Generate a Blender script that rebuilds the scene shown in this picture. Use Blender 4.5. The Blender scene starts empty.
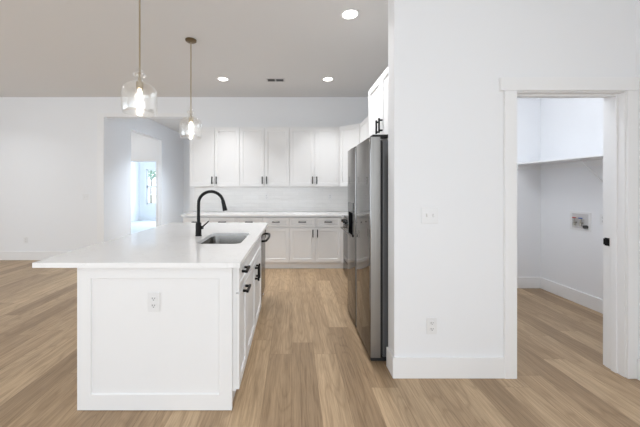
import bpy, bmesh, math, random
from mathutils import Vector, Matrix

random.seed(7)
SC = bpy.context.scene
COL = SC.collection
PI = math.pi

# ------------------------------------------------------------------ camera
EYE = 1.372
FOC = 290.0                      # focal length in pixels of a 640 px wide frame
cam_d = bpy.data.cameras.new('camera')
cam = bpy.data.objects.new('camera', cam_d)
COL.objects.link(cam)
cam.location = (0, 0, EYE)
cam.rotation_euler = (PI / 2, 0, 0)
cam_d.sensor_width = 36.0
cam_d.lens = FOC / 640 * 36.0
cam_d.shift_x = 27.0 / 640
cam_d.shift_y = -26.5 / 640
cam_d.clip_start = 0.02
SC.camera = cam

# ------------------------------------------------------------------ world, exposure, window light, added fills
world = bpy.data.worlds.new('world')
SC.world = world
world.use_nodes = True
wn = world.node_tree.nodes['Background']
wn.inputs[0].default_value = (0.86, 0.93, 1.0, 1)
wn.inputs[1].default_value = 2.6

SC.view_settings.view_transform = 'Standard'
SC.view_settings.look = 'None'
SC.view_settings.gamma = 1.0
SC.view_settings.use_curve_mapping = False
SC.view_settings.exposure = -0.15
SC.cycles.diffuse_bounces = 8
SC.cycles.max_bounces = 16
SC.cycles.transparent_max_bounces = 16
SC.cycles.caustics_reflective = False
SC.cycles.caustics_refractive = False
SC.cycles.sample_clamp_indirect = 6.0


def area(name, loc, rot, sx, sy, power, color=(1, 1, 1), shape='RECTANGLE', spread=PI):
    l = bpy.data.lights.new(name, 'AREA')
    l.shape = shape
    l.size = sx
    if shape in ('RECTANGLE', 'ELLIPSE'):
        l.size_y = sy
    l.energy = power
    l.color = color
    l.spread = spread
    o = bpy.data.objects.new(name, l)
    o.location = loc
    o.rotation_euler = rot
    COL.objects.link(o)
    return o


# area lights added for daylight from unseen openings in the living room
area('daylight_rear', (-2.05, -3.95, 1.45), (PI / 2, 0, 0), 7.7, 2.5, 33, (0.81, 0.905, 1.0))
area('daylight_left', (-6.95, 0.2, 1.45), (0, -PI / 2, 0), 2.4, 4.6, 64, (0.84, 0.92, 1.0))
area('side_fill', (2.42, -1.6, 1.45), (0, PI / 2, 0), 2.3, 3.4, 30, (0.81, 0.905, 1.0))  # unseen side window, added to brighten the island's aisle side
area('bedroom_daylight_fill', (-4.8, 11.8, 1.5), (-PI / 2, 0, 0), 1.4, 1.6, 90, (0.70, 0.85, 1.0))  # added inside the bedroom beside its window, boosts the daylight
for lx in (-5.2, -3.0, -0.8):
    for ly in (-2.4, -0.2):
        area('living_room_fill', (lx, ly, 3.04), (0, 0, 0), 0.15, 0.15, 6, (0.93, 0.965, 1.0), 'DISK', 2.2)  # unseen overhead fill, added to lift the floor
for ly in (2.2, 4.3):
    area('dining_fill', (-5.2, ly, 3.04), (0, 0, 0), 0.15, 0.15, 6, (0.93, 0.965, 1.0), 'DISK', 2.2)  # unseen overhead fill without a fixture
area('passage_fill', (-4.3, 6.9, 3.03), (0, 0, 0), 0.4, 0.4, 9, (1.0, 0.97, 0.93), 'DISK')  # added to brighten the dim passage, no lamp seen there
area('hall_fill', (-2.4, 7.0, 3.03), (0, 0, 0), 0.5, 0.5, 55, (0.72, 0.85, 1.0), 'DISK', 1.9)  # unseen fill, added to give the hall its bluish brightness
area('laundry_lamp', (1.95, 2.9, 3.03), (0, 0, 0), 0.9, 0.9, 21, (0.90, 0.94, 1.0), 'DISK')


# ------------------------------------------------------------------ materials
def new_mat(name):
    m = bpy.data.materials.new(name)
    m.use_nodes = True
    return m, m.node_tree, m.node_tree.nodes['Principled BSDF']


def pbr(name, rgb, rough=0.5, metal=0.0, spec=0.5, noise=0.0, nscale=30.0, bump=0.0, coat=0.0):
    m, nt, b = new_mat(name)
    b.inputs['Base Color'].default_value = (*rgb, 1)
    b.inputs['Roughness'].default_value = rough
    b.inputs['Metallic'].default_value = metal
    b.inputs['Specular IOR Level'].default_value = spec
    if coat:
        b.inputs['Coat Weight'].default_value = coat
    if noise or bump:
        tc = nt.nodes.new('ShaderNodeTexCoord')
        n = nt.nodes.new('ShaderNodeTexNoise')
        n.inputs['Scale'].default_value = nscale
        n.inputs['Detail'].default_value = 3
        nt.links.new(tc.outputs['Object'], n.inputs['Vector'])
        if noise:
            mx = nt.nodes.new('ShaderNodeMix')
            mx.data_type = 'RGBA'
            mx.inputs[6].default_value = (*[c * (1 - noise) for c in rgb], 1)
            mx.inputs[7].default_value = (*[min(1, c * (1 + noise)) for c in rgb], 1)
            nt.links.new(n.outputs['Fac'], mx.inputs[0])
            nt.links.new(mx.outputs[2], b.inputs['Base Color'])
        if bump:
            bp = nt.nodes.new('ShaderNodeBump')
            bp.inputs['Strength'].default_value = bump
            bp.inputs['Distance'].default_value = 0.002
            nt.links.new(n.outputs['Fac'], bp.inputs['Height'])
            nt.links.new(bp.outputs['Normal'], b.inputs['Normal'])
    return m


def emit(name, rgb, strength):
    m, nt, b = new_mat(name)
    b.inputs['Base Color'].default_value = (*rgb, 1)
    b.inputs['Emission Color'].default_value = (*rgb, 1)
    b.inputs['Emission Strength'].default_value = strength
    return m


def glass_mat(name, tint=(1, 1, 1), ior=0.5):
    """thin clear glass: see-through, mirror-like at grazing angles"""
    m = bpy.data.materials.new(name)
    m.use_nodes = True
    nt = m.node_tree
    nt.nodes.clear()
    out = nt.nodes.new('ShaderNodeOutputMaterial')
    tr = nt.nodes.new('ShaderNodeBsdfTransparent')
    tr.inputs[0].default_value = (*tint, 1)
    gl = nt.nodes.new('ShaderNodeBsdfGlossy')
    gl.inputs['Color'].default_value = (1, 1, 1, 1)
    gl.inputs['Roughness'].default_value = 0.2
    g = NT(nt)
    lw = nt.nodes.new('ShaderNodeLayerWeight')
    lw.inputs['Blend'].default_value = 0.5
    geo = nt.nodes.new('ShaderNodeNewGeometry')
    fac = g.math('ADD', g.math('MULTIPLY', g.math('POWER', lw.outputs['Facing'], 2.5), ior), 0.22)
    fac = g.math('MULTIPLY', fac, g.math('SUBTRACT', 1.0, geo.outputs['Backfacing']))
    mix = nt.nodes.new('ShaderNodeMixShader')
    nt.links.new(fac, mix.inputs[0])
    nt.links.new(tr.outputs[0], mix.inputs[1])
    nt.links.new(gl.outputs[0], mix.inputs[2])
    nt.links.new(mix.outputs[0], out.inputs[0])
    return m


class NT:
    """tiny node-graph helper"""
    def __init__(self, nt):
        self.nt = nt

    def math(self, op, a, b=None, c=None):
        n = self.nt.nodes.new('ShaderNodeMath')
        n.operation = op
        for i, v in enumerate((a, b, c)):
            if v is None:
                continue
            if isinstance(v, (int, float)):
                n.inputs[i].default_value = v
            else:
                self.nt.links.new(v, n.inputs[i])
        return n.outputs[0]

    def xyz(self, x, y, z=0.0):
        n = self.nt.nodes.new('ShaderNodeCombineXYZ')
        for i, v in enumerate((x, y, z)):
            if isinstance(v, (int, float)):
                n.inputs[i].default_value = v
            else:
                self.nt.links.new(v, n.inputs[i])
        return n.outputs[0]

    def noise(self, vec, scale=1.0, detail=4.0, rough=0.5, dist=0.0):
        n = self.nt.nodes.new('ShaderNodeTexNoise')
        n.inputs['Scale'].default_value = scale
        n.inputs['Detail'].default_value = detail
        n.inputs['Roughness'].default_value = rough
        n.inputs['Distortion'].default_value = dist
        self.nt.links.new(vec, n.inputs['Vector'])
        return n.outputs['Fac']

    def white(self, vec):
        n = self.nt.nodes.new('ShaderNodeTexWhiteNoise')
        n.noise_dimensions = '3D'
        self.nt.links.new(vec, n.inputs['Vector'])
        return n.outputs['Value']

    def ramp(self, fac, stops):
        n = self.nt.nodes.new('ShaderNodeValToRGB')
        e = n.color_ramp.elements
        while len(e) < len(stops):
            e.new(0.5)
        for k, (p, c) in enumerate(stops):
            e[k].position = p
            e[k].color = (*c, 1)
        self.nt.links.new(fac, n.inputs[0])
        return n.outputs[0]

    def mix(self, mode, fac, a, b):
        n = self.nt.nodes.new('ShaderNodeMix')
        n.data_type = 'RGBA'
        n.blend_type = mode
        for i, v in ((0, fac), (6, a), (7, b)):
            if isinstance(v, (int, float)):
                n.inputs[i].default_value = v
            elif isinstance(v, tuple):
                n.inputs[i].default_value = (*v, 1)
            else:
                self.nt.links.new(v, n.inputs[i])
        return n.outputs[2]


def floor_mat():
    m, nt, b = new_mat('oak_plank_floor')
    g = NT(nt)
    tc = nt.nodes.new('ShaderNodeTexCoord')
    sp = nt.nodes.new('ShaderNodeSeparateXYZ')
    nt.links.new(tc.outputs['Object'], sp.inputs[0])
    x, y = sp.outputs[0], sp.outputs[1]
    W, L = 0.182, 1.42
    u = g.math('DIVIDE', g.math('ADD', x, 40.05), W)
    row = g.math('FLOOR', u)
    r1 = g.white(g.xyz(row, 3.7))
    v = g.math('ADD', g.math('DIVIDE', y, L), g.math('MULTIPLY', r1, 7.0))
    colm = g.math('FLOOR', v)
    pid = g.white(g.xyz(row, colm, 1.3))
    pid2 = g.white(g.xyz(row, colm, 8.1))
    tone = g.ramp(pid, [(0.0, (0.345, 0.241, 0.148)), (0.35, (0.42, 0.299, 0.186)),
                        (0.7, (0.475, 0.343, 0.216)), (1.0, (0.53, 0.390, 0.250))])
    off = g.math('MULTIPLY', pid2, 60.0)
    gx = g.math('ADD', g.math('MULTIPLY', x, 1.0), off)
    broad = g.noise(g.xyz(g.math('MULTIPLY', gx, 13.0), g.math('MULTIPLY', y, 0.8), off), 1.0, 3.0, 0.55, 0.4)
    fine = g.noise(g.xyz(g.math('MULTIPLY', gx, 120.0), g.math('MULTIPLY', y, 4.5), off), 1.0, 4.0, 0.65)
    # cathedral grain: contour rings of a slow, stretched field
    field = g.noise(g.xyz(g.math('MULTIPLY', gx, 6.0), g.math('MULTIPLY', y, 0.95), off), 1.0, 1.6, 0.35)
    rings = g.math('PINGPONG', g.math('MULTIPLY', field, 24.0), 1.0)
    c = g.mix('MULTIPLY', 0.75, tone, g.ramp(broad, [(0.3, (0.76, 0.74, 0.71)), (0.7, (1.12, 1.12, 1.11))]))
    c = g.mix('MULTIPLY', 0.95, c, g.ramp(fine, [(0.32, (0.74, 0.72, 0.69)), (0.62, (1.10, 1.10, 1.10))]))
    c = g.mix('MULTIPLY', 0.5, c, g.ramp(rings, [(0.0, (0.74, 0.71, 0.67)), (0.45, (1.05, 1.05, 1.05))]))
    fu = g.math('FRACT', u)
    du = g.math('MULTIPLY', g.math('MINIMUM', fu, g.math('SUBTRACT', 1.0, fu)), W)
    fv = g.math('FRACT', v)
    dv = g.math('MULTIPLY', g.math('MINIMUM', fv, g.math('SUBTRACT', 1.0, fv)), L)
    d = g.math('MINIMUM', du, dv)
    gap = g.math('LESS_THAN', d, 0.0011)
    c = g.mix('MULTIPLY', gap, c, (0.60, 0.56, 0.52))
    nt.links.new(c, b.inputs['Base Color'])
    b.inputs['Roughness'].default_value = 0.42
    b.inputs['Specular IOR Level'].default_value = 0.4
    bp = nt.nodes.new('ShaderNodeBump')
    bp.inputs['Strength'].default_value = 0.12
    bp.inputs['Distance'].default_value = 0.001
    nt.links.new(fine, bp.inputs['Height'])
    nt.links.new(bp.outputs[0], b.inputs['Normal'])
    return m


def tile_mat():
    m, nt, b = new_mat('glossy_white_subway_tile')
    g = NT(nt)
    tc = nt.nodes.new('ShaderNodeTexCoord')
    sp = nt.nodes.new('ShaderNodeSeparateXYZ')
    nt.links.new(tc.outputs['Object'], sp.inputs[0])
    vec = g.xyz(g.math('ADD', sp.outputs[0], sp.outputs[1]), sp.outputs[2], 0.0)
    br = nt.nodes.new('ShaderNodeTexBrick')
    br.inputs['Color1'].default_value = (0.85, 0.845, 0.835, 1)
    br.inputs['Color2'].default_value = (0.82, 0.815, 0.805, 1)
    br.inputs['Mortar'].default_value = (0.78, 0.775, 0.77, 1)
    br.inputs['Scale'].default_value = 1.0
    br.inputs['Mortar Size'].default_value = 0.0022
    br.inputs['Brick Width'].default_value = 0.30
    br.inputs['Row Height'].default_value = 0.076
    nt.links.new(vec, br.inputs['Vector'])
    nt.links.new(br.outputs['Color'], b.inputs['Base Color'])
    b.inputs['Roughness'].default_value = 0.09
    n = g.noise(g.xyz(g.math('MULTIPLY', g.math('ADD', sp.outputs[0], sp.outputs[1]), 7.0), g.math('MULTIPLY', sp.outputs[2], 26.0)), 1.0, 1.5)
    h = g.math('SUBTRACT', g.math('MULTIPLY', n, 2.2), g.math('MULTIPLY', br.outputs['Fac'], 0.5))
    bp = nt.nodes.new('ShaderNodeBump')
    bp.inputs['Strength'].default_value = 0.6
    bp.inputs['Distance'].default_value = 0.004
    nt.links.new(h, bp.inputs['Height'])
    nt.links.new(bp.outputs[0], b.inputs['Normal'])
    return m


def quartz_mat():
    m, nt, b = new_mat('white_quartz')
    g = NT(nt)
    tc = nt.nodes.new('ShaderNodeTexCoord')
    n = g.noise(tc.outputs['Object'], 1.6, 6.0, 0.6, 1.2)
    vein = g.math('ABSOLUTE', g.math('SUBTRACT', n, 0.5))
    c = g.ramp(vein, [(0.0, (0.84, 0.84, 0.84)), (0.012, (0.89, 0.89, 0.89)), (1.0, (0.89, 0.89, 0.89))])
    nt.links.new(c, b.inputs['Base Color'])
    b.inputs['Roughness'].default_value = 0.10
    b.inputs['Specular IOR Level'].default_value = 0.4
    return m


def steel_mat(name, rgb, rough, axis):
    """brushed stainless: fine streaks along one axis"""
    m, nt, b = new_mat(name)
    g = NT(nt)
    tc = nt.nodes.new('ShaderNodeTexCoord')
    mp = nt.nodes.new('ShaderNodeMapping')
    mp.inputs['Scale'].default_value = axis
    nt.links.new(tc.outputs['Object'], mp.inputs[0])
    n = g.noise(mp.outputs[0], 1.0, 3.0)
    c = g.ramp(n, [(0.3, tuple(k * 0.94 for k in rgb)), (0.7, tuple(min(1, k * 1.05) for k in rgb))])
    nt.links.new(c, b.inputs['Base Color'])
    b.inputs['Metallic'].default_value = 1.0
    b.inputs['Roughness'].default_value = rough
    b.inputs['Specular Tint'].default_value = (0.76, 0.75, 0.74, 1)
    return m


M = {}
M['wall'] = pbr('white_wall_paint', (0.82, 0.828, 0.842), 0.65, spec=0.25, bump=0.05, nscale=220)
M['ceiling'] = pbr('ceiling_paint', (0.735, 0.73, 0.725), 0.9, spec=0.1, bump=0.06, nscale=160)
M['trim'] = pbr('white_trim_paint', (0.83, 0.83, 0.83), 0.38, spec=0.4, noise=0.01, nscale=8)
M['cabinet'] = pbr('white_cabinet_lacquer', (0.83, 0.83, 0.83), 0.36, spec=0.4, noise=0.01, nscale=6)
M['inner'] = pbr('cabinet_gap', (0.30, 0.29, 0.28), 0.7, noise=0.05)
M['floor'] = floor_mat()
M['tile'] = tile_mat()
M['quartz'] = quartz_mat()
M['black'] = pbr('matte_black_metal', (0.004, 0.004, 0.0045), 0.42, 0.0, spec=0.25, noise=0.1, nscale=40)
M['steel'] = steel_mat('stainless_door', (0.25, 0.245, 0.24), 0.06, (160, 160, 1.5))
M['steel_side'] = steel_mat('stainless_edge', (0.33, 0.32, 0.305), 0.42, (160, 160, 1.5))
M['sink'] = steel_mat('sink_steel', (0.26, 0.25, 0.235), 0.27, (1.5, 140, 140))
M['dark_steel'] = steel_mat('dishwasher_steel', (0.30, 0.30, 0.30), 0.25, (1.5, 140, 140))
M['fridge_body'] = pbr('fridge_side_grey', (0.13, 0.132, 0.135), 0.42, 0.2, noise=0.04)
M['black_glass'] = pbr('black_glass', (0.01, 0.01, 0.011), 0.05, noise=0.05)
M['gasket'] = pbr('black_rubber', (0.015, 0.015, 0.015), 0.7, noise=0.1)
M['brass'] = pbr('aged_brass', (0.52, 0.44, 0.32), 0.32, 1.0, noise=0.06)
M['bronze'] = pbr('dark_bronze', (0.20, 0.15, 0.09), 0.35, 1.0, noise=0.06)
M['glass'] = glass_mat('clear_glass', (0.985, 0.985, 0.98), 0.75)
M['pane'] = glass_mat('window_pane', (0.98, 0.99, 1.0), 0.4)
M['bulb'] = emit('lit_bulb', (1.0, 0.93, 0.82), 55.0)
M['lens'] = emit('lit_lens', (1.0, 0.96, 0.90), 9.0)
M['plate'] = pbr('white_plastic', (0.78, 0.78, 0.78), 0.3, noise=0.01)
M['slot'] = pbr('dark_slot', (0.05, 0.05, 0.05), 0.6, noise=0.05)
M['vent'] = pbr('vent_white', (0.62, 0.61, 0.60), 0.5, noise=0.02)
M['chrome'] = pbr('valve_metal', (0.55, 0.52, 0.46), 0.25, 1.0, noise=0.05)
M['red'] = pbr('red_plastic', (0.45, 0.05, 0.04), 0.4, noise=0.05)
M['blue'] = pbr('blue_plastic', (0.05, 0.12, 0.45), 0.4, noise=0.05)
M['pale_floor'] = pbr('pale_bedroom_floor', (0.66, 0.67, 0.68), 0.95, spec=0.1, noise=0.04, nscale=60, bump=0.3)
M['leaf'] = pbr('leaf_green', (0.16, 0.36, 0.20), 0.6, noise=0.35, nscale=3)
M['bark'] = pbr('bark', (0.16, 0.11, 0.08), 0.9, noise=0.3, nscale=9)
M['lawn'] = pbr('lawn', (0.50, 0.55, 0.34), 0.95, noise=0.2, nscale=2)


# ------------------------------------------------------------------ mesh builder
class MB:
    def __init__(self):
        self.bm = bmesh.new()

    def box(self, x0, x1, y0, y1, z0, z1, b=0.0, seg=2):
        r = bmesh.ops.create_cube(self.bm, size=1.0)
        vs = r['verts']
        for v in vs:
            v.co = Vector(((x0 + x1) / 2 + v.co.x * (x1 - x0), (y0 + y1) / 2 + v.co.y * (y1 - y0),
                           (z0 + z1) / 2 + v.co.z * (z1 - z0)))
        if b > 0:
            es = list({e for v in vs for e in v.link_edges})
            bmesh.ops.bevel(self.bm, geom=es, offset=b, segments=seg, affect='EDGES', profile=0.5)
        return self

    def prism(self, pts, z0, z1):
        lo = [self.bm.verts.new((p[0], p[1], z0)) for p in pts]
        hi = [self.bm.verts.new((p[0], p[1], z1)) for p in pts]
        n = len(pts)
        self.bm.faces.new(lo[::-1])
        self.bm.faces.new(hi)
        for i in range(n):
            self.bm.faces.new((lo[i], lo[(i + 1) % n], hi[(i + 1) % n], hi[i]))
        return self

    def shaker(self, x0, x1, z0, z1, yf, yb, rail=0.057, recess=0.009):
        """frame-and-panel slab facing -y; front at yf, back at yb"""
        bm = self.bm
        s = 0.004

        def ring(a, b, c, d, y):
            return [bm.verts.new((a, y, c)), bm.verts.new((b, y, c)), bm.verts.new((b, y, d)), bm.verts.new((a, y, d))]
        e = 0.0015
        rb = ring(x0, x1, z0, z1, yb)
        r0 = ring(x0, x1, z0, z1, yf + e)
        r1 = ring(x0 + e, x1 - e, z0 + e, z1 - e, yf)
        rr = rail if isinstance(rail, tuple) else (rail,) * 4     # left right bottom top
        a, b_, c, d = x0 + rr[0], x1 - rr[1], z0 + rr[2], z1 - rr[3]
        r2 = ring(a, b_, c, d, yf)
        r3 = ring(a + s, b_ - s, c + s, d - s, yf + recess)
        bm.faces.new(rb[::-1])
        for p, q in ((rb, r0), (r0, r1), (r1, r2), (r2, r3)):
            for i in range(4):
                bm.faces.new((p[i], p[(i + 1) % 4], q[(i + 1) % 4], q[i]))
        bm.faces.new(r3)
        return self

    def cyl(self, p0, p1, r, seg=20, r2=None):
        return self.tube([p0, p1], [r, r if r2 is None else r2], seg)

    def tube(self, pts, r, seg=14, caps=True):
        pts = [Vector(p) for p in pts]
        n = len(pts)
        rs = r if isinstance(r, (list, tuple)) else [r] * n
        t0 = (pts[1] - pts[0]).normalized()
        up = Vector((0, 0, 1)) if abs(t0.z) < 0.9 else Vector((1, 0, 0))
        nrm = (up - t0 * up.dot(t0)).normalized()
        rings = []
        for i in range(n):
            if i == 0:
                t = t0
            elif i == n - 1:
                t = (pts[-1] - pts[-2]).normalized()
            else:
                t = ((pts[i + 1] - pts[i]).normalized() + (pts[i] - pts[i - 1]).normalized()).normalized()
            nrm = (nrm - t * nrm.dot(t)).normalized()
            bn = t.cross(nrm)
            rings.append([self.bm.verts.new(pts[i] + (nrm * math.cos(a) + bn * math.sin(a)) * rs[i])
                          for a in (2 * PI * k / seg for k in range(seg))])
        for i in range(n - 1):
            for k in range(seg):
                self.bm.faces.new((rings[i][k], rings[i][(k + 1) % seg], rings[i + 1][(k + 1) % seg], rings[i + 1][k]))
        if caps:
            self.bm.faces.new(rings[0][::-1])
            self.bm.faces.new(rings[-1])
        return self

    def lathe(self, prof, c=(0, 0, 0), seg=32, close=False):
        c = Vector(c)
        rings = []
        for r, z in prof:
            if r < 1e-6:
                rings.append([self.bm.verts.new(c + Vector((0, 0, z)))])
            else:
                rings.append([self.bm.verts.new(c + Vector((r * math.cos(2 * PI * k / seg), r * math.sin(2 * PI * k / seg), z)))
                              for k in range(seg)])
        pairs = list(zip(rings[:-1], rings[1:]))
        if close:
            pairs.append((rings[-1], rings[0]))
        for p, q in pairs:
            for k in range(seg):
                k2 = (k + 1) % seg
                if len(p) == 1 and len(q) == 1:
                    continue
                if len(p) == 1:
                    self.bm.faces.new((p[0], q[k2], q[k]))
                elif len(q) == 1:
                    self.bm.faces.new((p[k], p[k2], q[0]))
                else:
                    self.bm.faces.new((p[k], p[k2], q[k2], q[k]))
        return self

    def loops(self, rings, cap0=True, cap1=True):
        """skin consecutive closed vertex rings of equal length"""
        vs = [[self.bm.verts.new(p) for p in r] for r in rings]
        n = len(vs[0])
        for p, q in zip(vs[:-1], vs[1:]):
            for k in range(n):
                self.bm.faces.new((p[k], p[(k + 1) % n], q[(k + 1) % n], q[k]))
        if cap0:
            self.bm.faces.new(vs[0][::-1])
        if cap1:
            self.bm.faces.new(vs[-1])
        return self

    def build(self, name, mat, parent=None, smooth=False):
        bmesh.ops.recalc_face_normals(self.bm, faces=self.bm.faces)
        me = bpy.data.meshes.new(name)
        self.bm.to_mesh(me)
        self.bm.free()
        if smooth:
            me.shade_smooth()
            me.set_sharp_from_angle(angle=math.radians(38))
        me.materials.append(M[mat])
        o = bpy.data.objects.new(name, me)
        COL.objects.link(o)
        if parent is not None:
            o.parent = parent
        return o


def tag(o, label, cat, group=None):
    o['label'] = label
    o['category'] = cat
    if group:
        o['group'] = group
    return o


def thing(name, label, cat, loc=(0, 0, 0), rz=0.0, group=None):
    o = bpy.data.objects.new(name, None)
    o.empty_display_size = 0.1
    o.location = loc
    o.rotation_euler = (0, 0, rz)
    COL.objects.link(o)
    return tag(o, label, cat, group)


def struct(name, mb, mat, parent=None, smooth=False):
    o = mb.build(name, mat, parent, smooth)
    o['kind'] = 'structure'
    return o


# ------------------------------------------------------------------ the setting
CZ = 3.06          # ceiling height
WB = 5.45          # face of the far kitchen / living wall
XR = 1.44          # kitchen right wall
WF, WT = 2.09, 2.225   # near wall with the laundry doorway: front and back face
OL, OR, OZ = -3.55, -1.944, 2.688     # hall opening
DL, DR, DZ = 1.608, 2.39, 2.055       # laundry doorway
XS = 2.47          # side wall right of the doorway

struct('floor', MB().box(-7.2, 3.6, -4.2, 12.1, -0.08, 0.0), 'floor')
struct('ceiling', MB().box(-7.2, 3.6, -4.2, 12.1, CZ, CZ + 0.1), 'ceiling')

w = MB()
w.box(-7.2, OL, WB, WB + 0.13, 0, CZ).box(OL, OR, WB, WB + 0.13, OZ, CZ).box(OR, XR + 0.12, WB, WB + 0.13, 0, CZ)
struct('wall_back', w, 'wall')
struct('wall_left', MB().box(-7.2, -7.0, -4.0, -2.3, 0, CZ).box(-7.2, -7.0, 2.7, WB, 0, CZ)
       .box(-7.2, -7.0, -2.3, 2.7, 0, 0.2).box(-7.2, -7.0, -2.3, 2.7, 2.72, CZ), 'wall')
struct('wall_rear', MB().box(-7.2, -6.0, -4.2, -4.0, 0, CZ).box(1.85, XS, -4.2, -4.0, 0, CZ)
       .box(-6.0, 1.85, -4.2, -4.0, 0, 0.15).box(-6.0, 1.85, -4.2, -4.0, 2.75, CZ), 'wall')
w = MB()
w.box(0.73, DL - 0.018, WF, WT, 0, CZ).box(DL - 0.018, DR + 0.018, WF, WT, DZ + 0.018, CZ).box(DR + 0.018, 3.5, WF, WT, 0, CZ)
struct('wall_front', w, 'wall')
struct('wall_side', MB().box(XS, XS + 0.13, -4.2, -3.35, 0, CZ).box(XS, XS + 0.13, 0.15, WF, 0, CZ)
       .box(XS, XS + 0.13, -3.35, 0.15, 0, 0.25).box(XS, XS + 0.13, -3.35, 0.15, 2.65, CZ), 'wall')  # opening cut for the added side light
struct('wall_kitchen', MB().box(XR, XR + 0.12, WT, WB, 0, CZ), 'wall')
# laundry
struct('wall_laundry', MB().box(3.364, 3.5, WT, 3.94, 0, CZ).box(XR + 0.12, 3.5, 3.94, 4.06, 0, CZ), 'wall')
# hall, side passage and bedroom
HY0, HY1, HZ = 6.36, 7.84, 2.64
w = MB()
w.box(OL - 0.14, OL, WB + 0.13, HY0, 0, CZ).box(OL - 0.14, OL, HY0, HY1, HZ, CZ).box(OL - 0.14, OL, HY1, 9.4, 0, CZ)
struct('wall_hall', w, 'wall')
struct('wall_end', MB().box(OL - 0.14, OR + 0.12, 9.4, 9.52, 0, CZ).box(OR, OR + 0.12, WB + 0.13, 9.4, 0, CZ), 'wall')
w = MB()
w.box(-6.43, -4.62, HY1, HY1 + 0.12, 0, CZ).box(-4.62, OL - 0.15, HY1, HY1 + 0.12, 2.063, CZ).box(OL - 0.15, OL - 0.141, HY1, HY1 + 0.12, 0, CZ)
w.box(-5.2, -5.08, WB + 0.13, HY1, 0, CZ)
struct('wall_passage', w, 'wall')
BY = 11.9
BX0, BX1, BZ0, BZ1 = -6.02, -5.12, 0.66, 2.10
w = MB()
w.box(-6.43, BX0, BY, BY + 0.14, 0, CZ).box(BX1, OL, BY, BY + 0.14, 0, CZ)
w.box(BX0, BX1, BY, BY + 0.14, 0, BZ0).box(BX0, BX1, BY, BY + 0.14, BZ1, CZ)
w.box(-6.43, -6.31, HY1 + 0.12, BY, 0, CZ).box(OL - 0.141, OL - 0.02, 9.52, BY, 0, CZ)
struct('wall_bedroom', w, 'wall')

# baseboards
struct('baseboard_back', MB().box(-7.0, OL - 0.125, WB - 0.015, WB, 0, 0.165, 0.003), 'trim')
w = MB()
w.box(0.73 - 0.015, DL - 0.092, WF - 0.015, WF, 0, 0.148, 0.003).box(0.73 - 0.015, 0.73, WF, WT, 0, 0.148, 0.003)
struct('baseboard_front', w, 'trim')
struct('baseboard_side', MB().box(XS - 0.015, XS, -4.0, WF - 0.02, 0, 0.148, 0.003), 'trim')
w = MB()
w.box(XR + 0.13, 3.364, 3.925, 3.94, 0, 0.15, 0.003).box(3.349, 3.364, WT, 3.925, 0, 0.15, 0.003)
struct('baseboard_laundry', w, 'trim')
struct('baseboard_bedroom', MB().box(-6.31, OL - 0.15, BY - 0.015, BY, 0, 0.15, 0.003)
       .box(-6.31, -6.295, HY1 + 0.13, BY - 0.015, 0, 0.15, 0.003), 'trim')
struct('baseboard_hall', MB().box(OL, OL + 0.015, WB + 0.14, HY0, 0, 0.15, 0.003).box(OL, OL + 0.015, HY1, 9.4, 0, 0.15, 0.003)
       .box(OL + 0.015, OR, 9.385, 9.4, 0, 0.15, 0.003), 'trim')

# flat casing round the hall opening
struct('trim_1', MB().box(OL - 0.125, OL, WB - 0.012, WB, 0, OZ + 0.0, 0.002)
       .box(OL - 0.125, OR, WB - 0.012, WB, OZ, OZ + 0.07, 0.002), 'trim')

# laundry doorway: jamb, stop, casing
d1 = struct('door_1', MB().box(DL - 0.018, DL, WF, WT, 0, DZ).box(DR, DR + 0.018, WF, WT, 0, DZ)
            .box(DL - 0.018, DR + 0.018, WF, WT, DZ, DZ + 0.018), 'trim')
struct('casing', MB().box(DL - 0.092, DL - 0.006, WF - 0.018, WF, 0, DZ + 0.006, 0.002)
       .box(DR + 0.006, XS - 0.001, WF - 0.018, WF, 0, DZ + 0.006, 0.002)
       .box(DL - 0.125, XS - 0.001, WF - 0.022, WF, DZ + 0.006, DZ + 0.10, 0.002)
       .box(DL - 0.092, DL - 0.006, WT, WT + 0.018, 0, DZ + 0.006, 0.002)
       .box(DR + 0.006, DR + 0.092, WT, WT + 0.018, 0, DZ + 0.006, 0.002)
       .box(DL - 0.092, DR + 0.092, WT, WT + 0.018, DZ + 0.006, DZ + 0.10, 0.002), 'trim', d1)
struct('door_stop', MB().box(DL, DL + 0.012, WF + 0.045, WF + 0.082, 0, DZ - 0.012, 0.002)
       .box(DR - 0.012, DR, WF + 0.045, WF + 0.082, 0, DZ - 0.012, 0.002)
       .box(DL, DR, WF + 0.045, WF + 0.082, DZ - 0.012, DZ, 0.002), 'trim', d1)
sp_ = struct('strike_plate', MB().box(DR - 0.003, DR - 0.0002, WT - 0.036, WT - 0.002, 0.925, 0.985, 0.001)
             .box(DR - 0.006, DR - 0.003, WT - 0.006, WT + 0.004, 0.932, 0.978, 0.001), 'black', d1)
sp_['label'] = 'black strike plate'

# bedroom doorway casing
struct('door_2', MB().box(-4.70, -4.62, HY1 - 0.015, HY1, 0, 2.14).box(OL - 0.15, OL - 0.07, HY1 - 0.015, HY1, 0, 2.063)
       .box(-4.62, OL - 0.07, HY1 - 0.015, HY1, 2.063, 2.14), 'trim')

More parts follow.
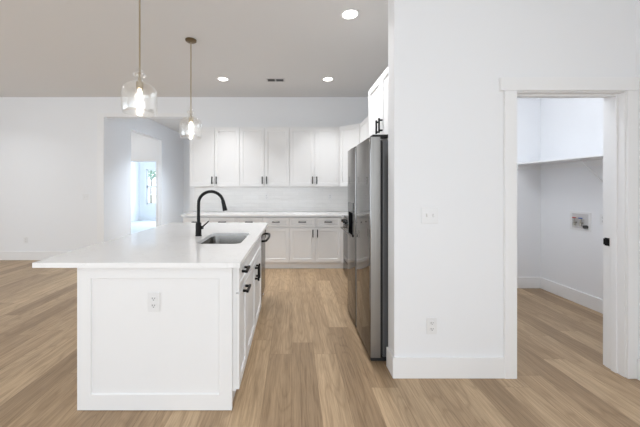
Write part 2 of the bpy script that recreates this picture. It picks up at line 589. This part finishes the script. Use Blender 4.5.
# bedroom window
win = struct('window_1', MB().box(BX0 - 0.09, BX0, BY - 0.018, BY, BZ0 - 0.09, BZ1 + 0.09).box(BX1, BX1 + 0.09, BY - 0.018, BY, BZ0 - 0.09, BZ1 + 0.09)
             .box(BX0, BX1, BY - 0.018, BY, BZ1, BZ1 + 0.09).box(BX0, BX1, BY - 0.018, BY, BZ0 - 0.09, BZ0), 'trim')
zm = (BZ0 + BZ1) / 2
f = MB()
for a, b in ((BZ0, zm), (zm, BZ1)):
    f.box(BX0, BX0 + 0.045, BY + 0.03, BY + 0.07, a, b).box(BX1 - 0.045, BX1, BY + 0.03, BY + 0.07, a, b)
    f.box(BX0, BX1, BY + 0.03, BY + 0.07, a, a + 0.045).box(BX0, BX1, BY + 0.03, BY + 0.07, b - 0.045, b)
struct('sash', f, 'trim', win)
struct('window_pane', MB().box(BX0 + 0.03, BX1 - 0.03, BY + 0.046, BY + 0.054, BZ0 + 0.03, BZ1 - 0.03), 'pane', win)

struct('floor_bedroom', MB().box(-6.31, OL - 0.141, HY1 + 0.12, BY, 0.0, 0.012), 'pale_floor')  # thin pale slab laid over the planks in the bedroom
struct('ground', MB().box(-40, 30, 12.2, 60, -0.5, -0.3), 'lawn')

# tile backsplash
struct('trim_2', MB().box(-1.85, XR - 0.008, WB - 0.008, WB, 0.917, 1.385)
       .box(XR - 0.008, XR, 3.22, WB, 0.917, 1.385), 'tile').name = 'wall_tile'


# ------------------------------------------------------------------ cabinet builders
def bar_handle(parent, cx, cz, yf, orient, L=0.13):
    h = MB()
    s = 0.0075
    off = 0.032
    if orient == 'v':
        h.box(cx - s, cx + s, yf - off - s, yf - off + s, cz - L / 2, cz + L / 2, 0.0015)
        for k in (-1, 1):
            z = cz + k * (L / 2 - 0.018)
            h.box(cx - s, cx + s, yf - off + s * 0.5, yf, z - s, z + s, 0.001)
    else:
        h.box(cx - L / 2, cx + L / 2, yf - off - s, yf - off + s, cz - s, cz + s, 0.0015)
        for k in (-1, 1):
            x = cx + k * (L / 2 - 0.018)
            h.box(x - s, x + s, yf - off + s * 0.5, yf, cz - s, cz + s, 0.001)
    o = h.build('handle', 'black', parent)
    o['label'] = 'matte black bar handle'
    return o


def front(root, kind, x0, x1, z0, z1, handle=None, T=0.02):
    g = 0.003
    rail = 0.057 if kind == 'door' else 0.04
    o = MB().shaker(x0 + g, x1 - g, z0 + g, z1 - g, -T, -0.001, rail).build(kind, 'cabinet', root)
    if handle:
        bar_handle(o, handle[1], handle[2], -T, handle[0])
    return o


def base_cabinet(label, loc, rz, w, d, fronts, group=None, top=0.858):
    r = thing('base_cabinet', label, 'cabinet', loc, rz, group)
    MB().box(0.0008, w - 0.0008, 0.05, d, 0.107, 0.883).box(0.0008, w - 0.0008, 0, 0.0498, 0.107, top).build('carcass', 'cabinet', r)
    MB().box(0.0008, w - 0.0008, 0.03, d, 0, 0.1068).build('toe_kick', 'cabinet', r)
    for f_ in fronts:
        front(r, *f_)
    return r


def wall_cabinet(label, loc, rz, w, d, h, fronts, group=None):
    r = thing('wall_cabinet', label, 'cabinet', loc, rz, group)
    MB().box(0.0008, w - 0.0008, 0, d, 0, h).build('carcass', 'cabinet', r)
    for f_ in fronts:
        front(r, *f_)
    return r


# ------------------------------------------------------------------ far wall: base cabinets
BF = 4.86       # carcass front
BD = WB - BF - 0.001
ZD0, ZD1, ZR0, ZR1 = 0.113, 0.695, 0.703, 0.862


def two_door(w):
    return [('drawer', 0, w / 2, ZR0, ZR1, ('h', w / 4, 0.79)), ('drawer', w / 2, w, ZR0, ZR1, ('h', 3 * w / 4, 0.79)),
            ('door', 0, w / 2, ZD0, ZD1, ('v', w / 2 - 0.038, 0.60)), ('door', w / 2, w, ZD0, ZD1, ('v', w / 2 + 0.038, 0.60))]


def one_door(w, hx):
    return [('drawer', 0, w, ZR0, ZR1, ('h', w / 2, 0.79)), ('door', 0, w, ZD0, ZD1, ('v', hx, 0.60))]


GB = 'base cabinets along the far kitchen wall'
xs = [-1.836, -0.958, -0.509, -0.062, 0.80]
base_cabinet('white two-door base cabinet at the left end of the far wall, mostly behind the island', (xs[0], BF, 0), 0, xs[1] - xs[0], BD, two_door(xs[1] - xs[0]), GB)
base_cabinet('narrow white base cabinet on the far wall, hidden behind the sink end of the island', (xs[1], BF, 0), 0, xs[2] - xs[1], BD, one_door(xs[2] - xs[1], 0.05), GB)
base_cabinet('narrow white one-door base cabinet on the far wall beside the dishwasher handle', (xs[2], BF, 0), 0, xs[3] - xs[2], BD, one_door(xs[3] - xs[2], 0.05), GB)
base_cabinet('white base cabinet with two drawers and two doors at the end of the aisle', (xs[3], BF, 0), 0, xs[4] - xs[3], BD, two_door(xs[4] - xs[3]), GB)

cc = thing('corner_cabinet', 'white blind corner base cabinet between the far wall run and the range', 'cabinet', (0.801, BF, 0))
MB().prism([(0, -0.018), (0.049, -0.018), (0.049, -0.205), (0.635, -0.205), (0.635, BD), (0, BD)], 0.107, 0.883).build('carcass', 'cabinet', cc)
MB().prism([(0, 0.03), (0.08, 0.03), (0.08, -0.205), (0.635, -0.205), (0.635, BD), (0, BD)], 0, 0.1068).build('toe_kick', 'cabinet', cc)

base_cabinet('white base cabinet on the right wall between the refrigerator and the range', (0.85, 3.888, 0), -PI / 2, 0.67, XR - 0.851, two_door(0.67))

ct = MB().prism([(-1.862, 4.81), (0.80, 4.81), (0.80, 4.656), (XR - 0.009, 4.656), (XR - 0.009, WB - 0.009), (-1.862, WB - 0.009)], 0.885, 0.915)
tag(ct.build('countertop', 'quartz'), 'white quartz countertop on the base cabinets along the far wall', 'countertop')
ct = MB().box(0.80, XR - 0.009, 3.217, 3.89, 0.885, 0.915, 0.002)
tag(ct.build('countertop', 'quartz'), 'short white quartz countertop between the refrigerator and the range', 'countertop')

# ------------------------------------------------------------------ far wall: wall cabinets
GU = 'wall cabinets along the far kitchen wall'
UF = 5.14
UD = WB - UF - 0.001
UZ0, UZ1 = 1.38, 2.44
UH = UZ1 - UZ0
ux = [-1.83, -0.945, -0.062, 0.822]
ul = ['leftmost white two-door wall cabinet on the far wall, next to the hall opening',
      'middle white two-door wall cabinet of the three on the far wall',
      'white two-door wall cabinet on the far wall, next to the angled corner cabinet']
for k in range(3):
    w_ = ux[k + 1] - ux[k]
    wall_cabinet(ul[k], (ux[k], UF, UZ0), 0, w_, UD, UH,
                 [('door', 0, w_ / 2, 0.004, UH - 0.02, ('v', w_ / 2 - 0.038, 0.11)),
                  ('door', w_ / 2, w_, 0.004, UH - 0.02, ('v', w_ / 2 + 0.038, 0.11))], GU)

dc = thing('wall_cabinet', 'angled white corner wall cabinet in the far right corner of the kitchen', 'cabinet', (0.826, UF, UZ0), -PI / 4)
R = Matrix.Rotation(PI / 4, 2)
pts = [R @ Vector(p) for p in ((0, 0), (0.30, -0.30), (XR - 0.827, -0.30), (XR - 0.827, UD), (0, UD))]
MB().prism([(p.x, p.y) for p in pts], 0, UH).build('carcass', 'cabinet', dc)
front(dc, 'door', 0.008, 0.416, 0.004, UH - 0.02, ('v', 0.375, 0.11))

wall_cabinet('white wall cabinet high over the range, left of the refrigerator top', (1.13, 4.838, 1.80), -PI / 2, 0.948, XR - 1.131, UZ1 - 1.80,
             [('door', 0, 0.474, 0.004, 0.62, ('v', 0.44, 0.10)), ('door', 0.474, 0.948, 0.004, 0.62, ('v', 0.51, 0.10))])
wall_cabinet('white two-door cabinet above the refrigerator with black bar handles', (0.85, 3.203, 1.83), -PI / 2, 0.935, XR - 0.851, UZ1 + 0.012 - 1.83,
             [('door', 0, 0.4675, 0.004, 0.60, ('v', 0.4675 - 0.045, 0.115)), ('door', 0.4675, 0.935, 0.004, 0.60, ('v', 0.4675 + 0.045, 0.115))])

# ------------------------------------------------------------------ island
IX0, IX1 = -1.323, -0.374
IY0, IY1 = 1.776, 3.70
isl = thing('island_panelling', 'white shaker panelling facing the front, back and far end of the kitchen island', 'island', ((IX0 + IX1) / 2, IY0, 0))
hx = (IX1 - IX0) / 2
MB().shaker(-hx, hx, 0.003, 0.884, 0, 0.02, (0.083, 0.078, 0.095, 0.072), 0.010).build('front_panel', 'cabinet', isl)
MB().box(-hx, -hx + 0.02, 0.021, IY1 - IY0 - 0.021, 0.003, 0.884).build('back_panel', 'cabinet', isl)
MB().box(-hx, hx, IY1 - IY0 - 0.02, IY1 - IY0, 0.003, 0.884).build('end_panel', 'cabinet', isl)
MB().box(hx - 0.615, hx - 0.60, 0.021, IY1 - IY0 - 0.021, 0.003, 0.884).build('knee_wall', 'cabinet', isl)

FX = -0.354     # carcass front of the aisle side
IDP = 0.60
w1 = 0.31
c1 = base_cabinet('narrow white island cabinet nearest the camera with a drawer over a pull-out door', (FX, IY0 + 0.022, 0), PI / 2, w1, IDP,
                  [('drawer', 0, w1, 0.715, 0.873, ('h', 0.145, 0.822)),
                   ('door', 0, w1, 0.113, 0.712, ('h', 0.185, 0.680))], top=0.883)
y2 = IY0 + 0.022 + w1
w2 = 0.95
YD = y2 + w2
r = thing('sink_cabinet', 'white two-door sink cabinet in the middle of the island aisle side', 'cabinet', (FX, y2, 0), PI / 2)
MB().box(0.0008, w2 - 0.0008, 0, IDP, 0.107, 0.64).box(0.0008, w2 - 0.0008, 0, 0.03, 0.64, 0.883).build('carcass', 'cabinet', r)
MB().box(0.0008, w2 - 0.0008, 0.03, IDP, 0, 0.1068).build('toe_kick', 'cabinet', r)
front(r, 'drawer', 0, w2, 0.715, 0.873)
front(r, 'door', 0, w2 / 2, 0.113, 0.712, ('v', w2 / 2 - 0.04, 0.615))
front(r, 'door', w2 / 2, w2, 0.113, 0.712, ('v', w2 / 2 + 0.04, 0.615))

# dishwasher
wd = 0.60
dw = thing('dishwasher', 'dark stainless dishwasher with a bowed black handle at the far end of the island', 'dishwasher', (FX - 0.022, YD + 0.003, 0), PI / 2)
MB().box(0, wd, 0, 0.57, 0.107, 0.878).build('tub', 'gasket', dw)
MB().box(0, wd, 0.03, 0.57, 0.0, 0.106).build('toe_kick', 'gasket', dw)
dwd = MB().box(0.002, wd - 0.002, -0.026, -0.001, 0.115, 0.842, 0.004).build('door', 'dark_steel', dw, True)
MB().box(0.002, wd - 0.002, -0.030, -0.001, 0.845, 0.878, 0.004).build('control_strip', 'black', dw, True)
hp = [(0.05, -0.026, 0.79), (0.05, -0.065, 0.79), (0.08, -0.085, 0.79)]
hp += [(0.08 + (wd - 0.16) * t / 6, -0.085 - 0.014 * math.sin(PI * t / 6), 0.79) for t in range(1, 6)]
hp += [(wd - 0.08, -0.085, 0.79), (wd - 0.05, -0.065, 0.79), (wd - 0.05, -0.026, 0.79)]
MB().tube(hp, 0.012, 12).build('handle', 'black', dwd, True)


def rrect(x0, x1, y0, y1, rad, n=7):
    p = []
    for cx, cy, a0 in ((x1 - rad, y1 - rad, 0), (x0 + rad, y1 - rad, 90), (x0 + rad, y0 + rad, 180), (x1 - rad, y0 + rad, 270)):
        for k in range(n):
            a = math.radians(a0 + 90 * k / (n - 1))
            p.append((cx + rad * math.cos(a), cy + rad * math.sin(a)))
    return p


SX0, SX1, SY0, SY1 = -0.795, -0.425, 2.33, 2.885
CX0, CX1, CY0, CY1 = -1.572, -0.319, 1.748, 3.725
mb = MB()
bm = mb.bm
outer = [bm.verts.new((x, y, 0.915)) for x, y in ((CX0, CY0), (CX1, CY0), (CX1, CY1), (CX0, CY1))]
inner = [bm.verts.new((x, y, 0.915)) for x, y in rrect(SX0, SX1, SY0, SY1, 0.06)]
eds = [bm.edges.new((l[i], l[(i + 1) % len(l)])) for l in (outer, inner) for i in range(len(l))]
bmesh.ops.triangle_fill(bm, edges=eds, use_beauty=True)
ex = bmesh.ops.extrude_face_region(bm, geom=bm.faces[:])
for v in [g_ for g_ in ex['geom'] if isinstance(g_, bmesh.types.BMVert)]:
    v.co.z = 0.885
tag(mb.build('countertop', 'quartz'), 'large overhanging white quartz countertop on the island', 'countertop')

# sink
sk = thing('sink', 'undermount stainless steel sink set in the island countertop', 'sink', ((SX0 + SX1) / 2, (SY0 + SY1) / 2, 0.66))
sx, sy = (SX1 - SX0) / 2 + 0.004, (SY1 - SY0) / 2 + 0.004


def sring(d, z, rad):
    return [(x, y, z) for x, y in rrect(-sx + d, sx - d, -sy + d, sy - d, rad)]


MB().loops([sring(-0.02, 0.2235, 0.08), sring(0.0, 0.2235, 0.064), sring(0.003, 0.21, 0.062), sring(0.010, 0.05, 0.056),
            sring(0.022, 0.012, 0.05), sring(0.045, 0.004, 0.04), sring(0.10, 0.002, 0.03),
            sring(0.10, -0.003, 0.03), sring(0.04, -0.002, 0.04), sring(0.015, 0.01, 0.05), sring(0.006, 0.05, 0.058),
            sring(-0.001, 0.21, 0.064), sring(-0.02, 0.221, 0.08)], False, False).build('basin', 'sink', sk, True)
MB().box(-sx + 0.095, sx - 0.095, -sy + 0.095, sy - 0.095, -0.003, 0.0018).build('basin_floor', 'sink', sk)
MB().lathe([(0, 0.004), (0.02, 0.004), (0.028, 0.006), (0.042, 0.006), (0.045, 0.0019), (0.0, 0.0019)], (0, 0.05, 0), 24).build('drain', 'chrome', sk, True)

# faucet
fa = thing('faucet', 'tall matte black gooseneck faucet standing beside the island sink', 'faucet', (-0.883, 2.71, 0.9152))
MB().lathe([(0, 0), (0.030, 0), (0.030, 0.006), (0.027, 0.010), (0.026, 0.115), (0.020, 0.125), (0, 0.125)], (0, 0, 0), 24).build('base', 'black', fa, True)
arc = [(0, 0, 0.12), (0, 0, 0.20), (0, 0, 0.285)]
ra = 0.116
for k in range(1, 15):
    a = PI - (PI * 0.905) * k / 14
    arc.append((ra + ra * math.cos(a), 0, 0.302 + 0.112 * math.sin(a)))
MB().tube(arc, 0.0145, 16).build('spout', 'black', fa, True)
e = Vector(arc[-1])
dn = Vector((0.22, 0, -0.975)).normalized()
MB().tube([e - dn * 0.002, e + dn * 0.012, e + dn * 0.05, e + dn * 0.098, e + dn * 0.102], [0.0145, 0.0175, 0.0185, 0.0215, 0.019], 18).build('spray_head', 'black', fa, True)
MB().cyl((0.02, 0, 0.075), (0.042, 0, 0.080), 0.016, 16).tube([(0.036, 0, 0.083), (0.060, 0, 0.105), (0.095, 0, 0.138)], [0.0075, 0.0065, 0.0055], 10).build('lever', 'black', fa, True)


# ------------------------------------------------------------------ outlets and switches (local front faces -y)
def outlet(label, loc, rz=0.0, plate_mat='plate', group=None, w=0.074, h=0.118):
    r = thing('outlet', label, 'outlet', loc, rz, group)
    MB().box(-w / 2, w / 2, -0.006, 0, -h / 2, h / 2, 0.002).build('plate', plate_mat, r)
    for s in (-1, 1):
        cz = s * 0.0215
        f_ = MB().box(-0.017, 0.017, -0.0085, -0.0061, cz - 0.0145, cz + 0.0145, 0.002).build('receptacle', plate_mat, r)
        MB().box(-0.009, -0.006, -0.0092, -0.0084, cz - 0.002, cz + 0.008).box(0.006, 0.009, -0.0092, -0.0084, cz - 0.001, cz + 0.007) \
            .box(-0.0025, 0.0025, -0.0092, -0.0084, cz - 0.010, cz - 0.005).build('slot', 'slot', f_)
    return r


def switch(label, loc, rz=0.0, gangs=2, group=None):
    r = thing('light_switch', label, 'switch', loc, rz, group)
    w = 0.074 + 0.046 * (gangs - 1)
    MB().box(-w / 2, w / 2, -0.006, 0, -0.059, 0.059, 0.002).build('plate', 'plate', r)
    for k in range(gangs):
        cx = (k - (gangs - 1) / 2) * 0.046
        MB().box(cx - 0.005, cx + 0.005, -0.0075, -0.0061, -0.012, 0.012, 0.0004).build('toggle_bezel', 'vent', r)
        MB().box(cx - 0.0035, cx + 0.0035, -0.018, -0.0076, 0.000 if k == 0 else -0.009, 0.009 if k == 0 else 0.000, 0.001).build('toggle', 'plate', r)
    return r


outlet('white double outlet in the front panel of the island', (-0.855, IY0 + 0.0098, 0.665))
outlet('white double outlet low on the near wall left of the laundry doorway', (0.9985, WF, 0.373))
outlet('white double outlet low on the living room wall at the far left', (-5.02, WB, 0.376))
outlet('left of two white outlets on the tile backsplash, nearer the island', (-0.496, WB - 0.008, 1.19))
outlet('right of two white outlets on the tile backsplash, nearer the range', (0.695, WB - 0.008, 1.19))
switch('white two-gang light switch on the near wall left of the laundry doorway', (0.984, WF, 1.168))
switch('white two-gang light switch on the living room wall left of the hall opening', (-3.89, WB, 1.185))
outlet('white outlet on the laundry wall right of the recessed valve box', (3.364, 3.14, 1.02), -PI / 2)

# ------------------------------------------------------------------ refrigerator
FY1, FXF = 3.204, 0.705
fr = thing('refrigerator', 'tall stainless side-by-side refrigerator with a dark dispenser in its far door', 'refrigerator', (FXF, FY1, 0), -PI / 2)
FWD = 0.932
MB().box(0.004, FWD - 0.004, 0.0, 0.71, 0.035, 1.745, 0.006).build('cabinet_body', 'fridge_body', fr)
MB().box(0.008, FWD - 0.008, -0.0195, -0.0005, 0.05, 1.74).build('gasket', 'gasket', fr)
MB().box(0.01, FWD - 0.006, -0.092, 0.03, 0.006, 0.0335).build('kick_grille', 'gasket', fr)
YFR, YBK = -0.103, -0.020
DZ0, DZ1 = 0.034, 1.765
SPL = 0.424


def door_slab(x0, x1, hole=None):
    """slab with rounded front edges, optionally round a rectangular niche"""
    m_ = MB()
    n = 5
    rad = 0.012
    if hole is None:
        prof = []
        for k in range(n):
            a = PI + (PI / 2) * k / (n - 1)
            prof.append((x0 + rad + rad * math.cos(a), YFR + rad + rad * math.sin(a)))
        for k in range(n):
            a = 1.5 * PI + (PI / 2) * k / (n - 1)
            prof.append((x1 - rad + rad * math.cos(a), YFR + rad + rad * math.sin(a)))
        prof += [(x1, YBK), (x0, YBK)]
        m_.prism(prof, DZ0, DZ1)
    else:
        a0, a1, b0, b1 = hole
        pl = [(x0 + rad + rad * math.cos(PI + (PI / 2) * k / (n - 1)), YFR + rad + rad * math.sin(PI + (PI / 2) * k / (n - 1))) for k in range(n)]
        pr = [(x1 - rad + rad * math.cos(1.5 * PI + (PI / 2) * k / (n - 1)), YFR + rad + rad * math.sin(1.5 * PI + (PI / 2) * k / (n - 1))) for k in range(n)]
        full = pl + pr + [(x1, YBK), (x0, YBK)]
        m_.prism(full, DZ0, b0)
        m_.prism(full, b1, DZ1)
        m_.prism(pl + [(a0, YFR), (a0, YBK), (x0, YBK)], b0, b1)
        m_.prism([(a1, YFR)] + pr + [(x1, YBK), (a1, YBK)], b0, b1)
        m_.box(a0, a1, YFR + 0.07, YBK, b0, b1)
    return m_


NH = (0.075, 0.30, 0.87, 1.21)
fz = door_slab(0.0, SPL - 0.024, NH).build('freezer_door', 'steel', fr, True)
fd = door_slab(SPL + 0.026, FWD).build('fridge_door', 'steel', fr, True)
for o_ in (fz, fd):
    o_.data.materials.append(M['steel_side'])
    for p_ in o_.data.polygons:
        if abs(p_.normal.x) > 0.85:
            p_.material_index = 1
fz['label'] = 'narrower far door with the dispenser'
fd['label'] = 'wider near door'
hc = MB().box(SPL - 0.0235, SPL + 0.0255, YFR + 0.014, YBK, DZ0 + 0.01, DZ1 - 0.01).build('handle_channel', 'gasket', fr)
hc['label'] = 'dark recessed handle channel between the doors'
ds = MB().box(NH[0] - 0.006, NH[0] + 0.006, YFR - 0.004, YFR + 0.068, NH[2], NH[3]).box(NH[1] - 0.006, NH[1] + 0.006, YFR - 0.004, YFR + 0.068, NH[2], NH[3]) \
    .box(NH[0], NH[1], YFR - 0.003, YFR + 0.068, NH[3] - 0.10, NH[3]).box(NH[0], NH[1], YFR - 0.012, YFR + 0.068, NH[2], NH[2] + 0.02) \
    .box(NH[0], NH[1], YFR + 0.060, YFR + 0.068, NH[2], NH[3])
dsp = ds.build('dispenser', 'black_glass', fr)
MB().box(0.15, 0.225, YFR + 0.03, YFR + 0.038, 0.93, 1.09, 0.003).build('paddle', 'fridge_body', dsp)
for hx_ in (0.06, FWD - 0.06):
    MB().box(hx_ - 0.045, hx_ + 0.045, YFR + 0.025, 0.06, DZ1 + 0.001, DZ1 + 0.022, 0.006).build('hinge_cover', 'gasket', fr)
for px_ in (0.05, FWD - 0.05):
    for py_ in (0.05, 0.64):
        MB().cyl((px_, py_, 0), (px_, py_, 0.036), 0.018, 14).build('foot', 'gasket', fr)

# ------------------------------------------------------------------ range
rg = thing('range', 'stainless and black kitchen range on the right wall beyond the refrigerator', 'range', (0.845, 4.652, 0), -PI / 2)
RW = 0.758
MB().box(0.002, RW - 0.002, 0, 0.57, 0.03, 0.895, 0.003).build('oven_body', 'fridge_body', rg)
MB().box(0.0, RW, -0.03, 0.575, 0.897, 0.918, 0.004).build('cooktop', 'black_glass', rg)
MB().box(0.002, RW - 0.002, -0.036, -0.001, 0.785, 0.895, 0.004).build('control_panel', 'steel', rg)
od = MB().box(0.004, RW - 0.004, -0.042, -0.001, 0.235, 0.780, 0.005).build('oven_door', 'steel', rg)
MB().box(0.10, RW - 0.10, -0.0445, -0.0422, 0.31, 0.66).build('oven_window', 'black_glass', od)
MB().tube([(0.06, -0.042, 0.735), (0.06, -0.085, 0.735), (RW - 0.06, -0.085, 0.735), (RW - 0.06, -0.042, 0.735)], 0.011, 12).build('handle', 'steel_side', od, True)
MB().box(0.004, RW - 0.004, -0.040, -0.001, 0.05, 0.228, 0.005).build('drawer', 'steel', rg)
for k in range(5):
    kx = 0.085 + k * (RW - 0.17) / 4
    MB().cyl((kx, -0.037, 0.842), (kx, -0.082, 0.842), 0.027, 20, 0.022).build('knob', 'black', rg, True)
for px_ in (0.05, RW - 0.05):
    for py_ in (0.05, 0.52):
        MB().cyl((px_, py_, 0), (px_, py_, 0.031), 0.018, 12).build('foot', 'gasket', rg)


# ------------------------------------------------------------------ pendants
def pendant(label, x, y):
    zb = 1.932
    r = thing('pendant_light', label, 'pendant light', (x, y, zb), 0, 'glass pendant lights over the island')
    top = CZ - zb
    MB().lathe([(0, top - 0.0005), (0.062, top - 0.0005), (0.062, top - 0.012), (0.05, top - 0.022), (0.012, top - 0.026), (0, top - 0.026)], (0, 0, 0), 28).build('canopy', 'bronze', r, True)
    MB().cyl((0, 0, 0.30), (0, 0, top - 0.02), 0.0062, 12).build('rod', 'brass', r, True)
    # bell jar with necked, flared top
    outer_ = [(0.112, 0.0), (0.119, 0.008), (0.123, 0.028), (0.124, 0.08), (0.124, 0.150), (0.121, 0.178), (0.110, 0.202), (0.090, 0.221),
              (0.062, 0.234), (0.038, 0.244), (0.029, 0.258), (0.029, 0.276), (0.042, 0.288), (0.047, 0.297), (0.044, 0.305),
              (0.028, 0.311), (0.024, 0.322), (0.026, 0.334), (0.020, 0.346), (0.010, 0.352)]
    inner_ = [(max(rr_ - 0.0035, 0.008), zz_) for rr_, zz_ in outer_][::-1]
    MB().lathe(outer_ + inner_, (0, 0, 0), 40, True).build('glass_shade', 'glass', r, True)
    MB().lathe([(0, 0.275), (0.011, 0.275), (0.011, 0.250), (0.025, 0.240), (0.025, 0.190), (0.017, 0.184), (0, 0.184)], (0, 0, 0), 20).build('socket', 'brass', r, True)
    MB().cyl((0, 0, 0.27), (0, 0, 0.315), 0.008, 12).build('stem', 'brass', r, True)
    b = MB().lathe([(0, 0.183), (0.009, 0.182), (0.011, 0.170), (0.0125, 0.150), (0.0105, 0.075), (0.006, 0.050), (0, 0.044)], (0, 0, 0), 18).build('bulb', 'bulb', r, True)
    return r


pendant('nearer brass pendant light with clear glass bell shade, cut off at the top', -1.172, 2.217)
pendant('farther brass pendant light with clear glass bell shade and round canopy', -1.172, 3.33)


# ------------------------------------------------------------------ ceiling fixtures
def downlight(label, x, y, watts, spread):
    r = thing('recessed_light', label, 'ceiling light', (x, y, CZ), 0, 'recessed kitchen ceiling lights')
    MB().lathe([(0.072, -0.001), (0.095, -0.001), (0.093, -0.005), (0.074, -0.008), (0.070, -0.004)], (0, 0, 0), 36, True).build('trim_ring', 'trim', r, True)
    MB().lathe([(0, -0.003), (0.0705, -0.003), (0.0705, -0.0005), (0, -0.0005)], (0, 0, 0), 36).build('lens', 'lens', r, True)
    area('downlight_glow', (x, y, CZ - 0.012), (0, 0, 0), 0.13, 0.13, watts, (0.975, 0.985, 1.0), 'DISK', spread)
    return r


downlight('recessed round ceiling light nearest the camera, at the top of the photo', 0.556, 2.83, 16, 2.0)
downlight('recessed round ceiling light farther back, near the second pendant', -1.094, 4.53, 8, 1.5)
downlight('recessed round ceiling light farther back on the right, above the aisle', 0.547, 4.53, 8, 1.5)

vt = thing('ceiling_vent', 'small rectangular air vent in the kitchen ceiling between two round lights', 'vent', (-0.275, 4.57, CZ))
MB().box(-0.15, 0.15, -0.075, -0.05, -0.008, -0.0005, 0.002).box(-0.15, 0.15, 0.05, 0.075, -0.008, -0.0005, 0.002) \
    .box(-0.15, -0.125, -0.05, 0.05, -0.008, -0.0005, 0.002).box(0.125, 0.15, -0.05, 0.05, -0.008, -0.0005, 0.002) \
    .box(-0.012, 0.012, -0.05, 0.05, -0.008, -0.0005).build('frame', 'vent', vt)
MB().box(-0.125, 0.125, -0.05, 0.05, -0.0012, -0.0004).build('duct', 'slot', vt)
lv = MB()
for k in range(6):
    y_ = -0.042 + k * 0.017
    lv.box(-0.125, 0.125, y_ - 0.002, y_ + 0.002, -0.008, -0.0014)
lv.build('louvers', 'fridge_body', vt)

# ------------------------------------------------------------------ laundry
sh = thing('shelf', 'white board shelf along the right wall of the laundry room', 'shelf', (3.0, 3.09, 1.672))
MB().box(0, 0.363, -0.86, 0.834, 0, 0.019, 0.001).build('board', 'trim', sh)
MB().box(0.345, 0.3635, -0.86, 0.834, -0.065, -0.0005, 0.001).build('cleat', 'trim', sh)
MB().box(0.03, 0.344, 0.816, 0.8345, -0.065, -0.0005, 0.001).build('end_cleat', 'trim', sh)
br_ = MB()
br_.tube([(0.05, 0.0, -0.003), (0.344, 0.0, -0.003)], 0.004, 8).tube([(0.06, 0.0, -0.006), (0.36, 0.0, -0.30)], 0.0045, 8).box(0.355, 0.3632, -0.012, 0.012, -0.33, -0.066)
br_.build('bracket', 'trim', sh)

wb = thing('washer_valve_box', 'white recessed washer valve box in the laundry wall', 'valve box', (3.364, 3.395, 0.973), -PI / 2)
MB().box(-0.125, 0.125, -0.006, 0, 0.085, 0.110, 0.001).box(-0.125, 0.125, -0.006, 0, -0.110, -0.085, 0.001) \
    .box(-0.125, -0.098, -0.006, 0, -0.085, 0.085, 0.001).box(0.098, 0.125, -0.006, 0, -0.085, 0.085, 0.001).build('frame', 'plate', wb)
MB().box(-0.098, 0.098, -0.0015, -0.0004, -0.085, 0.085).build('back_plate', 'vent', wb)
for s, c_ in ((-0.045, 'red'), (0.03, 'blue')):
    v_ = MB().tube([(s, -0.002, -0.02), (s, -0.03, -0.02), (s, -0.03, 0.03)], 0.010, 12).cyl((s, -0.03, -0.02), (s, -0.03, -0.055), 0.013, 12).build('valve', 'chrome', wb, True)
    MB().box(s - 0.022, s + 0.022, -0.036, -0.024, 0.031, 0.042, 0.003).build('valve_handle', c_, v_)
MB().cyl((0.075, -0.002, -0.06), (0.075, -0.03, -0.06), 0.020, 14).build('drain_pipe', 'slot', wb, True)

# ------------------------------------------------------------------ the tree outside the bedroom window
tr = thing('tree', 'leafy green tree outside the bedroom window', 'tree', (-8.35, 17.0, -0.3))
MB().tube([(0, 0, 0), (0.03, 0, 0.8), (0, 0.04, 1.6), (0.1, 0, 2.3)], [0.05, 0.045, 0.04, 0.03], 10).build('trunk', 'bark', tr, True)
lf = MB()
for k in range(500):
    while True:
        p = Vector((random.uniform(-1, 1), random.uniform(-1, 1), random.uniform(-1, 1)))
        if p.length < 1:
            break
    p = Vector((p.x * 0.5, p.y * 0.5, 2.62 + p.z * 0.5))
    a = Vector((random.gauss(0, 1), random.gauss(0, 1), random.gauss(0, 1))).normalized()
    b = a.orthogonal().normalized()
    c = a.cross(b)
    s = random.uniform(0.05, 0.09)
    vs = [lf.bm.verts.new(p + b * s), lf.bm.verts.new(p + c * s * 0.5), lf.bm.verts.new(p - b * s), lf.bm.verts.new(p - c * s * 0.5)]
    lf.bm.faces.new(vs)
fo = lf.build('foliage', 'leaf', tr)
fo['kind'] = 'stuff'
